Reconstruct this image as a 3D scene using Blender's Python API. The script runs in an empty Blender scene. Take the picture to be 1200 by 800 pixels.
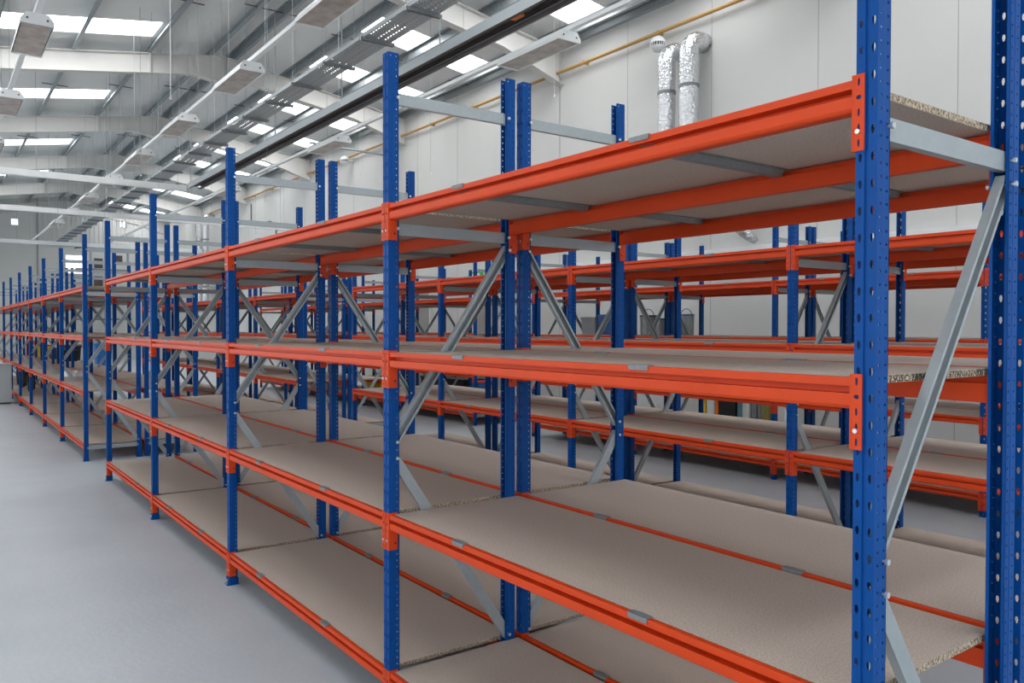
import bpy, math, random
from mathutils import Vector, Matrix
random.seed(7)
SC = bpy.context.scene
COL = SC.collection
PI = math.pi

# ------------------------------------------------------------------ materials
def srgb(r, g, b):
    f = lambda c: (c/255/12.92) if c/255 <= .04045 else ((c/255+.055)/1.055)**2.4
    return (f(r), f(g), f(b), 1)

def mat(name, col, rough=.5, metal=0., noise=0., nscale=20., bump=0., bscale=80., col2=None, emit=0., spec=.5, bdist=.01, stretch=None, detail=4.):
    m = bpy.data.materials.new(name); m.use_nodes = True
    nt = m.node_tree; b = nt.nodes['Principled BSDF']
    b.inputs['Base Color'].default_value = col
    b.inputs['Roughness'].default_value = rough
    b.inputs['Metallic'].default_value = metal
    b.inputs['Specular IOR Level'].default_value = spec
    if emit:
        b.inputs['Emission Color'].default_value = col
        b.inputs['Emission Strength'].default_value = emit
    if noise or col2 or bump:
        tc = nt.nodes.new('ShaderNodeTexCoord'); mp = nt.nodes.new('ShaderNodeMapping')
        nt.links.new(tc.outputs['Object'], mp.inputs['Vector'])
        if stretch: mp.inputs['Scale'].default_value = stretch
        if noise or col2:
            n = nt.nodes.new('ShaderNodeTexNoise'); n.inputs['Scale'].default_value = nscale; n.inputs['Detail'].default_value = detail
            nt.links.new(mp.outputs['Vector'], n.inputs['Vector'])
            r = nt.nodes.new('ShaderNodeValToRGB')
            c2 = col2 or tuple(min(1, c*(1+noise)) for c in col[:3])+(1,)
            c1 = col if col2 else tuple(c*(1-noise) for c in col[:3])+(1,)
            r.color_ramp.elements[0].color = c1; r.color_ramp.elements[1].color = c2
            r.color_ramp.elements[0].position = .35; r.color_ramp.elements[1].position = .65
            nt.links.new(n.outputs['Fac'], r.inputs['Fac']); nt.links.new(r.outputs['Color'], b.inputs['Base Color'])
        if bump:
            n2 = nt.nodes.new('ShaderNodeTexNoise'); n2.inputs['Scale'].default_value = bscale
            nt.links.new(mp.outputs['Vector'], n2.inputs['Vector'])
            bp = nt.nodes.new('ShaderNodeBump'); bp.inputs['Strength'].default_value = bump; bp.inputs['Distance'].default_value = bdist
            nt.links.new(n2.outputs['Fac'], bp.inputs['Height']); nt.links.new(bp.outputs['Normal'], b.inputs['Normal'])
    return m

M = dict(
    blue=mat('blue_powder_coat', srgb(0, 70, 141), .45, noise=.04, nscale=6, spec=.16),
    orange=mat('orange_powder_coat', srgb(207, 66, 20), .42, noise=.04, nscale=5, spec=.25),
    galv=mat('galvanised_steel', srgb(160, 168, 172), .42, .35, noise=.03, nscale=45),
    galv_dull=mat('dull_galvanised_steel', srgb(128, 132, 134), .55, .25, noise=.08, nscale=60),
    zinc=mat('zinc_bolt', srgb(210, 214, 216), .3, .7),
    board=mat('chipboard_face', srgb(176, 160, 148), .75, col2=srgb(200, 187, 176), nscale=160, detail=6, bump=.1, bscale=300),
    chip=mat('chipboard_edge', srgb(100, 84, 68), .85, col2=srgb(202, 186, 164), nscale=115, detail=3, bump=.5, bscale=150),
    ink=mat('black_stamp_ink', srgb(22, 20, 20), .7),
    white=mat('white_cladding', srgb(203, 204, 202), .6, noise=.012, nscale=1.5),
    joint=mat('panel_joint', srgb(150, 152, 152), .7),
    roof=mat('roof_lining', srgb(216, 219, 219), .65, noise=.02, nscale=2),
    cream=mat('rafter_paint', srgb(206, 205, 202), .55, noise=.02, nscale=3),
    purlin=mat('purlin_steel', srgb(146, 154, 158), .4, .5, noise=.12, nscale=14),
    sky=mat('daylight_rooflight', (1, 1, 1, 1), .5, emit=7.6),
    win_and_fill=mat('daylight_window_and_fill', (.93, .97, 1, 1), .5, emit=2.1),  # far gable panes, and the fill panes added out of view
    steelw=mat('white_steel', srgb(226, 229, 230), .4, noise=.01, nscale=5),
    lamp=mat('lamp_reflector', srgb(182, 176, 170), .35, .3, noise=.18, nscale=7),
    foil=mat('foil_lagging', srgb(222, 224, 227), .24, .92, noise=.08, nscale=14, bump=1., bscale=20, bdist=.03),
    tape=mat('foil_tape', srgb(140, 142, 146), .35, .7),
    yellow=mat('gas_pipe_paint', srgb(182, 142, 82), .45, noise=.05, nscale=8),
    black=mat('black_plastic', srgb(22, 22, 24), .5, noise=.1, nscale=10),
    dark=mat('dark_channel', srgb(84, 74, 72), .5, .3, noise=.15, nscale=8),
    grey=mat('grey_cabinet_paint', srgb(166, 172, 174), .5, noise=.02, nscale=4),
    doorg=mat('grey_door_paint', srgb(158, 158, 154), .5, noise=.02, nscale=4),
    green=mat('exit_sign_green', srgb(20, 150, 70), .4, emit=.3),
    paper=mat('white_paper', srgb(226, 228, 226), .7, noise=.03, nscale=20),
    film=mat('plastic_film', srgb(222, 224, 224), .25, noise=.05, nscale=20, bump=.6, bscale=60),
    ybox=mat('yellow_plastic', srgb(226, 188, 40), .45, noise=.06, nscale=12),
    obox=mat('orange_plastic', srgb(222, 120, 44), .45, noise=.06, nscale=12),
    red=mat('red_plastic', srgb(178, 36, 36), .45, noise=.06, nscale=12),
    teal=mat('teal_plastic', srgb(88, 142, 150), .45, noise=.06, nscale=12),
    bluep=mat('blue_plastic', srgb(44, 104, 172), .45, noise=.06, nscale=12),
    olive=mat('olive_sack', srgb(120, 128, 84), .8, col2=srgb(160, 140, 70), nscale=30),
    tin=mat('tin_plate', srgb(146, 150, 152), .35, .6, noise=.1, nscale=10),
)
# floor: smooth grey paint, faint mottling and small specks
def floor_mat():
    m = bpy.data.materials.new('painted_concrete'); m.use_nodes = True
    nt = m.node_tree; b = nt.nodes['Principled BSDF']
    tc = nt.nodes.new('ShaderNodeTexCoord')
    n = nt.nodes.new('ShaderNodeTexNoise'); n.inputs['Scale'].default_value = .9; n.inputs['Detail'].default_value = 7
    nt.links.new(tc.outputs['Object'], n.inputs['Vector'])
    r = nt.nodes.new('ShaderNodeValToRGB')
    r.color_ramp.elements[0].position = .3; r.color_ramp.elements[0].color = srgb(172, 179, 186)
    r.color_ramp.elements[1].position = .7; r.color_ramp.elements[1].color = srgb(184, 190, 195)
    nt.links.new(n.outputs['Fac'], r.inputs['Fac'])
    v = nt.nodes.new('ShaderNodeTexVoronoi'); v.inputs['Scale'].default_value = 2.2
    nt.links.new(tc.outputs['Object'], v.inputs['Vector'])
    r2 = nt.nodes.new('ShaderNodeValToRGB')
    r2.color_ramp.elements[0].position = .012; r2.color_ramp.elements[0].color = (.35, .33, .33, 1)
    r2.color_ramp.elements[1].position = .02; r2.color_ramp.elements[1].color = (1, 1, 1, 1)
    nt.links.new(v.outputs['Distance'], r2.inputs['Fac'])
    mx = nt.nodes.new('ShaderNodeMix'); mx.data_type = 'RGBA'; mx.blend_type = 'MULTIPLY'; mx.inputs['Factor'].default_value = .8
    nt.links.new(r.outputs['Color'], mx.inputs['A']); nt.links.new(r2.outputs['Color'], mx.inputs['B'])
    nt.links.new(mx.outputs['Result'], b.inputs['Base Color'])
    n3 = nt.nodes.new('ShaderNodeTexNoise'); n3.inputs['Scale'].default_value = 3; n3.inputs['Detail'].default_value = 5
    nt.links.new(tc.outputs['Object'], n3.inputs['Vector'])
    mr = nt.nodes.new('ShaderNodeMapRange'); mr.inputs['To Min'].default_value = .32; mr.inputs['To Max'].default_value = .5
    nt.links.new(n3.outputs['Fac'], mr.inputs['Value']); nt.links.new(mr.outputs['Result'], b.inputs['Roughness'])
    bp = nt.nodes.new('ShaderNodeBump'); bp.inputs['Strength'].default_value = .15; bp.inputs['Distance'].default_value = .01
    n4 = nt.nodes.new('ShaderNodeTexNoise'); n4.inputs['Scale'].default_value = 25
    nt.links.new(tc.outputs['Object'], n4.inputs['Vector']); nt.links.new(n4.outputs['Fac'], bp.inputs['Height'])
    nt.links.new(bp.outputs['Normal'], b.inputs['Normal'])
    return m
M['floor'] = floor_mat()

# ------------------------------------------------------------------ mesh builder
class MB:
    def __init__(s): s.v = []; s.f = []; s.m = []; s.mats = []
    def mi(s, m):
        if m not in s.mats: s.mats.append(m)
        return s.mats.index(m)
    def add(s, vs, fs, m):
        b = len(s.v); s.v += [tuple(p) for p in vs]
        i = s.mi(m)
        for f in fs: s.f.append(tuple(b+k for k in f)); s.m.append(i)
    def box(s, x0, y0, z0, x1, y1, z1, m):
        s.add([(x0,y0,z0),(x1,y0,z0),(x1,y1,z0),(x0,y1,z0),(x0,y0,z1),(x1,y0,z1),(x1,y1,z1),(x0,y1,z1)],
              [(0,3,2,1),(4,5,6,7),(0,1,5,4),(1,2,6,5),(2,3,7,6),(3,0,4,7)], m)
    def prism(s, poly, axis, a0, a1, m, caps=True):
        """closed polygon [(u,v)..] swept along axis 'x' (u=y,v=z), 'y' (u=x,v=z) or 'z' (u=x,v=y)"""
        n = len(poly)
        P = {'x': lambda u, v, a: (a, u, v), 'y': lambda u, v, a: (u, a, v), 'z': lambda u, v, a: (u, v, a)}[axis]
        vs = [P(u, v, a0) for u, v in poly]+[P(u, v, a1) for u, v in poly]
        fs = [(i, (i+1) % n, n+(i+1) % n, n+i) for i in range(n)]
        if caps: fs += [tuple(range(n))[::-1], tuple(range(n, 2*n))]
        s.add(vs, fs, m)
    def sheet(s, line, t, axis, a0, a1, m):
        """open polyline given thickness t and swept"""
        n = len(line); nor = []
        for i in range(n):
            a = line[max(0, i-1)]; b = line[min(n-1, i+1)]
            if 0 < i < n-1:
                d1 = Vector((line[i][0]-a[0], line[i][1]-a[1])).normalized(); d2 = Vector((b[0]-line[i][0], b[1]-line[i][1])).normalized()
                n1 = Vector((-d1.y, d1.x)); n2 = Vector((-d2.y, d2.x)); k = (n1+n2)
                k = k.normalized()/max(.35, k.normalized().dot(n1)) if k.length > 1e-6 else n1
            else:
                d = Vector((b[0]-a[0], b[1]-a[1])).normalized(); k = Vector((-d.y, d.x))
            nor.append(k)
        other = [(p[0]+k.x*t, p[1]+k.y*t) for p, k in zip(line, nor)]
        P = {'x': lambda u, v, a: (a, u, v), 'y': lambda u, v, a: (u, a, v), 'z': lambda u, v, a: (u, v, a)}[axis]
        vs = [P(*p, a0) for p in line]+[P(*p, a0) for p in other]+[P(*p, a1) for p in line]+[P(*p, a1) for p in other]
        fs = []
        for i in range(n-1):
            fs += [(i, i+1, 2*n+i+1, 2*n+i), (n+i+1, n+i, 3*n+i, 3*n+i+1), (i, n+i, n+i+1, i+1), (2*n+i, 2*n+i+1, 3*n+i+1, 3*n+i)]
        fs += [(0, 2*n, 3*n, n), (n-1, 2*n-1, 4*n-1, 3*n-1)]
        s.add(vs, fs, m)
    def tube(s, p0, p1, r, m, n=10, caps=True, r1=None):
        p0 = Vector(p0); p1 = Vector(p1); d = (p1-p0).normalized()
        a = d.orthogonal().normalized(); b = d.cross(a); r1 = r if r1 is None else r1
        vs = []
        for p, rr in ((p0, r), (p1, r1)):
            for i in range(n):
                t = 2*PI*i/n; vs.append(p+a*rr*math.cos(t)+b*rr*math.sin(t))
        fs = [(i, (i+1) % n, n+(i+1) % n, n+i) for i in range(n)]
        if caps: fs += [tuple(range(n))[::-1], tuple(range(n, 2*n))]
        s.add(vs, fs, m)
    def path(s, pts, r, m, n=10):
        pts = [Vector(p) for p in pts]; rings = []; a = None
        for i, p in enumerate(pts):
            d = (pts[min(i+1, len(pts)-1)]-pts[max(i-1, 0)]).normalized()
            a = d.orthogonal().normalized() if a is None else (a-d*a.dot(d)).normalized()
            b = d.cross(a); rr = r[i] if isinstance(r, (list, tuple)) else r
            rings.append([p+a*rr*math.cos(2*PI*k/n)+b*rr*math.sin(2*PI*k/n) for k in range(n)])
        vs = [q for R in rings for q in R]; fs = []
        for i in range(len(pts)-1):
            for k in range(n): fs.append((i*n+k, i*n+(k+1) % n, (i+1)*n+(k+1) % n, (i+1)*n+k))
        fs += [tuple(range(n))[::-1], tuple(range((len(pts)-1)*n, len(pts)*n))]
        s.add(vs, fs, m)
    def ball(s, c, r, m, nu=16, nv=10, z0=-1, z1=1, sq=1.):
        vs = []; fs = []
        for j in range(nv+1):
            ph = math.asin(z0)+(math.asin(z1)-math.asin(z0))*j/nv
            for i in range(nu):
                t = 2*PI*i/nu; vs.append((c[0]+r*math.cos(ph)*math.cos(t), c[1]+r*math.cos(ph)*math.sin(t), c[2]+r*sq*math.sin(ph)))
        for j in range(nv):
            for i in range(nu): fs.append((j*nu+i, j*nu+(i+1) % nu, (j+1)*nu+(i+1) % nu, (j+1)*nu+i))
        s.add(vs, fs, m)
    def cells(s, o, du, dv, w, h, n, hole, t, m):
        """n stacked cells w x h from corner o, along dv; each with an 8 sided hole (hw,hh,taper); sheet thickness t"""
        o = Vector(o); du = Vector(du); dv = Vector(dv); nn = du.cross(dv)
        hw, hh, tp = hole
        out = [(0,0),(.5,0),(1,0),(1,.5),(1,1),(.5,1),(0,1),(0,.5)]
        c = .5
        inn = [(-hw*tp*.7,-hh*.8),(0,-hh),(hw*tp*.7,-hh*.8),(hw*.95,0),(hw*.7,hh*.8),(0,hh),(-hw*.7,hh*.8),(-hw*.95,0)]
        for k in range(n):
            vs = []
            for lay in (0, -t):
                for a, b in out: vs.append(o+du*(a*w)+dv*((k+b)*h)+nn*lay)
                for a, b in inn: vs.append(o+du*(w/2+a)+dv*((k+.5)*h+b)+nn*lay)
            fs = []
            for i in range(8):
                j = (i+1) % 8
                fs += [(i, j, 8+j, 8+i), (16+j, 16+i, 24+i, 24+j), (8+i, 8+j, 24+j, 24+i)]
            s.add(vs, fs, m)
    def mesh(s, name, bevel=0):
        me = bpy.data.meshes.new(name); me.from_pydata([(x, -y, z) for x, y, z in s.v], [], [f[::-1] for f in s.f])   # plan drawn with y to the right
        for m in s.mats: me.materials.append(M[m])
        me.polygons.foreach_set('material_index', s.m); me.update()
        return me
    def build(s, name, parent=None, loc=None, smooth=False):
        return link(name, s.mesh(name), parent, loc, smooth=smooth)

def link(name, me, parent=None, loc=None, rot=None, smooth=False):
    o = bpy.data.objects.new(name, me); COL.objects.link(o)
    if parent: o.parent = parent
    if loc: o.location = (loc[0], -loc[1], loc[2])
    if rot: o.rotation_euler = (rot[0], rot[1], -rot[2])
    if smooth:
        for p in me.polygons: p.use_smooth = True
    return o
def plan(o): return Vector((o.location.x, -o.location.y, o.location.z))
def tag(o, label=None, cat=None, group=None, kind=None):
    if label: o['label'] = label
    if cat: o['category'] = cat
    if group: o['group'] = group
    if kind: o['kind'] = kind
    return o
def empty(name, loc=(0,0,0), rz=0):
    o = bpy.data.objects.new(name, None); COL.objects.link(o); o.location = (loc[0], -loc[1], loc[2]); o.rotation_euler = (0, 0, -rz)
    o.empty_display_size = .1
    return o

# ------------------------------------------------------------------ racking
H = 3.0
ZL = (.221, .933, 1.662, 2.322)      # top of beam at each level
D = .648                             # post centre to post centre, front to back
PW, PD = .050, .054                  # post face width and depth
PITCH = .0588

def post_mesh():
    b = MB(); t = .0022; hw = PW/2; hd = PD/2; n = 51
    # front face in two flats with a shallow centre groove (outside looks to -y)
    fl = hw-.0045
    b.cells((-hw, -hd, 0), (1,0,0), (0,0,1), fl, PITCH, n, (.0048, .0100, .75), t, 'blue')
    b.cells((.0045, -hd, 0), (1,0,0), (0,0,1), fl, PITCH, n, (.0048, .0100, .75), t, 'blue')
    h = n*PITCH
    b.sheet([(.0045, -hd), (.0025, -hd+.004), (-.0025, -hd+.004), (-.0045, -hd)][::-1], t, 'z', 0, h, 'blue')
    # sides: front column of holes, small step outwards, rear column of holes
    for s in (-1, 1):
        y1 = -hd+.028
        hp = h/(2*n)
        if s > 0:
            b.cells((hw, -hd, 0), (0,1,0), (0,0,1), .028, hp, 2*n, (.0034, .0034, 1), t, 'blue')
            b.cells((hw-.0015, y1+.003, 0), (0,1,0), (0,0,1), hd-y1-.003, hp, 2*n, (.0034, .0034, 1), t, 'blue')
        else:
            b.cells((-hw, y1, 0), (0,-1,0), (0,0,1), .028, hp, 2*n, (.0034, .0034, 1), t, 'blue')
            b.cells((-hw+.0015, hd, 0), (0,-1,0), (0,0,1), hd-y1-.003, hp, 2*n, (.0034, .0034, 1), t, 'blue')
        a = [(s*hw, y1), (s*(hw-.0015), y1+.003)]
        b.sheet(a if s > 0 else a[::-1], t, 'z', 0, h, 'blue')
        l = [(s*(hw-.0015), hd), (s*(hw-.010), hd)]
        b.sheet(l if s > 0 else l[::-1], t, 'z', 0, h, 'blue')
    return b.mesh('upright_post')
POST = post_mesh()

def foot_mesh():
    b = MB(); b.box(-.033, -.045, 0, .033, .034, .004, 'blue')
    b.box(-.034, -.0335, .004, .034, -.0285, .052, 'blue')
    b.box(-.036, -.03, .004, -.031, .03, .05, 'blue'); b.box(.031, -.03, .004, .036, .03, .05, 'blue')
    b.tube((0, -.0335, .03), (0, -.041, .03), .009, 'zinc', 8)
    b.tube((0, -.0405, .004), (0, -.0405, .012), .006, 'zinc', 6)
    return b.mesh('foot_plate')
FOOT = foot_mesh()

def beam_mesh(L, conn):
    """beam along x from 0 to L, outer face at y=0 looking to -y, top at z=0"""
    b = MB()
    prof = [(.0015, 0), (.021, 0), (.021, -.019), (.039, -.019), (.039, -.071), (.008, -.071), (.003, -.068), (0, -.062),
            (0, -.0365), (.031, -.0365), (.031, -.0205), (0, -.0195), (0, -.0015)]
    b.prism(prof, 'x', 0, L, 'orange')
    if conn:
        for s in (0, 1): conn_geo(b, s*L, 1-2*s)
    return b.mesh('shelf_beam')
def conn_geo(b, x, s):
    """L-shaped end connector: s=+1 for the left end (post lies to -x), -1 for the right end"""
    w = .0262; yf = -.0045; t = .003; z0 = -.160; z1 = .008
    # front plate (over the post's front face) with four slots and an oval hole
    fx = x-s*w; lo, hi = min(x, fx), max(x, fx)
    zs = [(.030, .0025, .008), (.0, .0025, .008)]
    ch = (z1-z0)/5
    holes = [(.0032, .0090, 1), (.0032, .0090, 1), (.0032, .0090, 1), (.0068, .0050, 1), (.0032, .0090, 1)]
    for k in range(5):
        b.cells((lo, yf, z0+k*ch), (1,0,0), (0,0,1), w, ch, 1, holes[k], t, 'orange')
    # side plate welded to the beam end
    sx0, sx1 = (x-.0005, x+t) if s > 0 else (x-t, x+.0005)
    b.box(sx0, yf, z0, sx1, .041, z1, 'orange')
    b.tube((x+s*t, .028, z0+.03), (x+s*(t+.0006), .028, z0+.03), .005, 'black', 8)
def conn_mesh(s):
    b = MB(); conn_geo(b, 0, s)
    b.tube((-s*.0125, -.0045, -.118), (-s*.0125, -.0095, -.118), .0055, 'zinc', 8)
    return b.mesh('end_connector')
CONN = {1: conn_mesh(1), -1: conn_mesh(-1)}

DROP = .0225                          # the beams away from the picking side sit lower and carry the boards on top
def panel_mesh(L, mirror):
    b = MB(); x0, x1 = .034, L-.034; t = .019
    y0, y1 = -.004, (D+.029 if mirror else D+.040)
    x = [(x0,y0,-t),(x1,y0,-t),(x1,y1,-t),(x0,y1,-t),(x0,y0,0),(x1,y0,0),(x1,y1,0),(x0,y1,0)]
    b.add(x, [(0,3,2,1),(4,5,6,7)], 'board'); b.add(x, [(0,1,5,4),(1,2,6,5),(2,3,7,6),(3,0,4,7)], 'chip')
    return b.mesh('chipboard_shelf')
def support_mesh(mirror):
    """galvanised bar under the boards, hooked over both beams"""
    b = MB(); w = .035
    b.prism([(-w, -.0195), (w, -.0195), (w, -.0222), (.022, -.0222), (.015, -.042), (-.015, -.042), (-.022, -.0222), (-w, -.0222)], 'y', .018, D-.018, 'galv_dull')
    for s, y, dz in ((1, 0, 0), (-1, D, DROP)):
        ya, yb = (y-s*.0285, y-s*.002)
        lo, hi = min(ya, yb), max(ya, yb); z = -dz
        b.box(-.040, lo, z+.0004, .040, hi, z+.0030, 'galv_dull')
        f0, f1 = sorted((ya, ya-s*.003))
        b.add([(-.040, f0, z+.003), (.040, f0, z+.003), (.035, f0, z-.012), (-.040, f0, z-.012), (-.040, f1, z+.003), (.040, f1, z+.003), (.035, f1, z-.012), (-.040, f1, z-.012)],
              [(0,1,2,3),(7,6,5,4),(0,4,5,1),(1,5,6,2),(2,6,7,3),(3,7,4,0)], 'galv_dull')
        g0, g1 = sorted((yb, y+s*.019))
        b.box(-.030, g0, -.0222, .030, g1, -.0197, 'galv_dull')
        if not dz: b.box(-.030, min(yb, yb+s*.002), -.0205, .030, max(yb, yb+s*.002), .003, 'galv_dull')
    return b.mesh('shelf_support_bar')
SUPPORT = {k: support_mesh(k) for k in (False, True)}

def channel(p0, p1, h, name, flip=False):
    """galvanised C channel from p0 to p1 in the frame plane (x constant); open side to +x, or to -x when flipped"""
    b = MB(); p0 = Vector(p0); p1 = Vector(p1); d = p1-p0; L = d.length; d.normalize()
    n = Vector((0, -d.z, d.y)); t = .0022; w = .024
    prof = [(.010, -h/2+.0), (0+w, -h/2)]
    line = [(w, h/2-.010), (w, h/2), (0, h/2), (0, -h/2), (w, -h/2), (w, -h/2+.010)]
    # inner offset
    inner = [(w-t, h/2-.010), (w-t, h/2-t), (t, h/2-t), (t, -h/2+t), (w-t, -h/2+t), (w-t, -h/2+.010)]
    k = len(line); vs = []
    for a in (0, L):
        for q in (line, inner):
            for u, v in q: vs.append(p0+d*a+n*v+Vector(((w/2-u) if flip else (u-w/2), 0, 0)))
    fs = []
    for i in range(k-1):
        fs += [(i, i+1, 2*k+i+1, 2*k+i), (k+i+1, k+i, 3*k+i, 3*k+i+1), (i, k+i, k+i+1, i+1), (2*k+i+1, 3*k+i+1, 3*k+i, 2*k+i)]
    fs += [(0, 2*k, 3*k, k), (k-1, 2*k-1, 4*k-1, 3*k-1)]
    b.add(vs, fs, 'galv')
    for p in (p0+d*.014, p1-d*.014):
        b.tube(p+Vector((-.036, 0, 0)), p+Vector((.036, 0, 0)), .0035, 'zinc', 6)
        b.tube(p+Vector((-.038, 0, 0)), p+Vector((-.031, 0, 0)), .0075, 'zinc', 6)
        b.tube(p+Vector((.031, 0, 0)), p+Vector((.038, 0, 0)), .0075, 'zinc', 6)
    return b.mesh(name)
YA, YB = .004, D-.004
HBARS = {z: channel((0, YA, z), (0, YB, z), .052, 'frame_strut') for z in (.175, 2.215, 2.800)}
def diag_pair(mirror):
    a, b_ = (YB, YA) if not mirror else (YA, YB)
    return [channel((0, a, 2.165), (0, b_, 1.245), .046, 'diagonal_brace', True), channel((0, b_, 1.195), (0, a, .235), .046, 'diagonal_brace')]
DIAG = {False: diag_pair(False), True: diag_pair(True)}

_mc = {}
def cached(kind, L, *a):
    k = (kind, round(L, 3))+a
    if k not in _mc: _mc[k] = beam_mesh(L, *a) if kind == 'beam' else panel_mesh(L, *a)
    return _mc[k]

def rack(frames, y, label, group, mirror, detail, levels=ZL):
    r = empty('storage_rack', (frames[0], y, 0))
    tag(r, label, 'storage rack', group)
    X0 = frames[0]
    for fx in frames:
        x = fx-X0
        for yy, rz in ((0, 0), (D, PI)):
            p = link('upright_post', POST, r, (x, yy, 0), (0, 0, rz))
            if detail: link('foot_plate', FOOT, p, (0, 0, 0))
        for z, me in HBARS.items(): link('frame_strut', me, r, (x, 0, 0))
        for me in DIAG[mirror]: link('diagonal_brace', me, r, (x, 0, 0))
    hw = PW/2+.0045
    for i in range(len(frames)-1):
        xa, xb = frames[i]-X0, frames[i+1]-X0; L = xb-xa
        for z in levels:
            for yy, rz in ((-.027, 0), (D+.027, PI)):
                me = cached('beam', L-2*hw, not detail)
                low = DROP if rz else 0
                bx = link('shelf_beam', me, r, (xa+hw if rz == 0 else xb-hw, yy, z-low), (0, 0, rz))
                if detail:
                    link('end_connector', CONN[1], bx, (0, 0, 0)); link('end_connector', CONN[-1], bx, (L-2*hw, 0, 0))
            link('chipboard_shelf', cached('panel', L, mirror), r, (xa, 0, z))
            for k in (.305, .735): link('shelf_support_bar', SUPPORT[mirror], r, (xa+L*k, 0, z))
    return r

FA = [0, 2.275, 4.625, 6.953, 9.256]
FB = [10.92+2.297*i for i in range(9)]
G1 = .748
G = 'blue and orange racking runs'
R = {}
R['1af'] = rack(FA, 0, 'nearest blue and orange rack run, its chipboard shelves edge the open grey floor', G, False, True)
R['1ar'] = rack(FA, G1, 'rack run standing back to back behind the nearest blue and orange run', G, True, True)
R['1bf'] = rack(FB, 0, 'farther rack run along the open floor, beyond the gap that ends the nearest run', G, False, True)
R['1br'] = rack(FB, G1, 'rack run back to back behind the farther run along the open floor', G, True, False)
Y2 = 3.05; FA2 = [0.003, 2.300, 4.600, 6.897, 9.19]; FB2 = [10.98+2.297*i for i in range(6)]
R['2af'] = rack(FA2, Y2, 'middle row rack run whose orange beams face the aisle behind the nearest double run', G, False, False)
R['2ar'] = rack(FA2, Y2+G1, 'middle row rack run back to back behind, its rear turned to the wall side aisle', G, True, False)
R['2bf'] = rack(FB2, Y2, 'far end run of the middle row, on its side towards the open floor', G, False, False)
R['2br'] = rack(FB2, Y2+G1, 'far end run of the middle row, on its side towards the ducted wall', G, True, False)
Y3 = 6.30; FA3 = [.18+2.297*i for i in range(5)]; FB3 = [11.1+2.297*i for i in range(6)]
R['3af'] = rack(FA3, Y3, 'last row rack run seen through the middle row, its front turned to the camera', G, False, False)
R['3ar'] = rack(FA3, Y3+G1, 'rearmost rack run, nearest the white side wall, carrying the paint pails', G, True, False)
R['3bf'] = rack(FB3, Y3, 'far end run of the last row, on its side towards the middle row', G, False, False)
R['3br'] = rack(FB3, Y3+G1, 'far end run of the last row, tight along the white side wall', G, True, False)

# stamped lettering on the near end of the third shelf board
def text_mesh(txt, size, m):
    cu = bpy.data.curves.new('stamp', 'FONT'); cu.body = txt; cu.size = size; cu.extrude = .0002
    o = bpy.data.objects.new('stamp_tmp', cu); COL.objects.link(o)
    bpy.context.view_layer.update()
    me = bpy.data.meshes.new_from_object(o.evaluated_get(bpy.context.evaluated_depsgraph_get()))
    bpy.data.objects.remove(o); me.materials.clear(); me.materials.append(M[m])
    return me
for o in R['1af'].children:
    if o.name.startswith('chipboard_shelf') and abs(o.location.z-ZL[2]) < .01 and o.location.x < .01:
        for txt, ya, wd in (('2505C-2804V-06', .135, .235), ('1/.67(901)127/-000', .400, .210)):
            me = text_mesh(txt, .0225, 'ink'); st = link('ink_stamp', me, o, (.0335, ya, -.0175))
            st.rotation_euler = (PI/2, 0, -PI/2)
            xs = [v.co.x for v in me.vertices]; st.scale = (wd/(max(xs)-min(xs)), 1, 1)

# ------------------------------------------------------------------ building shell
XW0, XW1, YL, YR, YRG = -8.0, 47.8, -7.0, 9.5, 4.35
ZR, SL = 8.745, .155
roofz = lambda y: ZR-SL*abs(y-YRG)
def struct(o, label=None): o['kind'] = 'structure'; return o
b = MB(); b.box(XW0-.1, YL-.1, -.1, XW1+.1, YR+.1, 0, 'floor'); struct(b.build('floor'))
# right side wall of tall cladding panels with slim joints
b = MB(); b.box(XW0, YR, 0, XW1, YR+.15, roofz(YR)+.1, 'white')
xs = [4.23+2.09*i for i in range(-5, 21)]
for x in xs: b.box(x-.004, YR-.003, 0, x+.004, YR, roofz(YR), 'joint')
struct(b.build('wall_right'))
b = MB(); b.box(XW0, YL-.15, 0, XW1, YL, roofz(YL)+.1, 'white'); struct(b.build('wall_left'))
for nm, x0, x1, s in (('wall_far', XW1, XW1+.15, -1), ('wall_near', XW0-.15, XW0, 1)):
    b = MB()
    b.prism([(YL, 0), (YR, 0), (YR, roofz(YR)+.1), (YRG, ZR+.1), (YL, roofz(YL)+.1)], 'x', x0, x1, 'white')
    if nm == 'wall_far':   # profiled sheeting on the gable above the plain lower wall
        y = 3.1
        while y < 9.4:
            b.prism([(y, 6.2), (y+.10, 6.2), (y+.10, roofz(y)-.05), (y, roofz(y)-.05)], 'x', XW1-.04, XW1, 'white'); y += .22
        b.box(XW1-.06, 3.02, 0, XW1, 3.08, roofz(3.05), 'joint')
        b.box(XW1-.05, 3.08, 6.12, XW1, 9.5, 6.2, 'joint')
    struct(b.build(nm))
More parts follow.
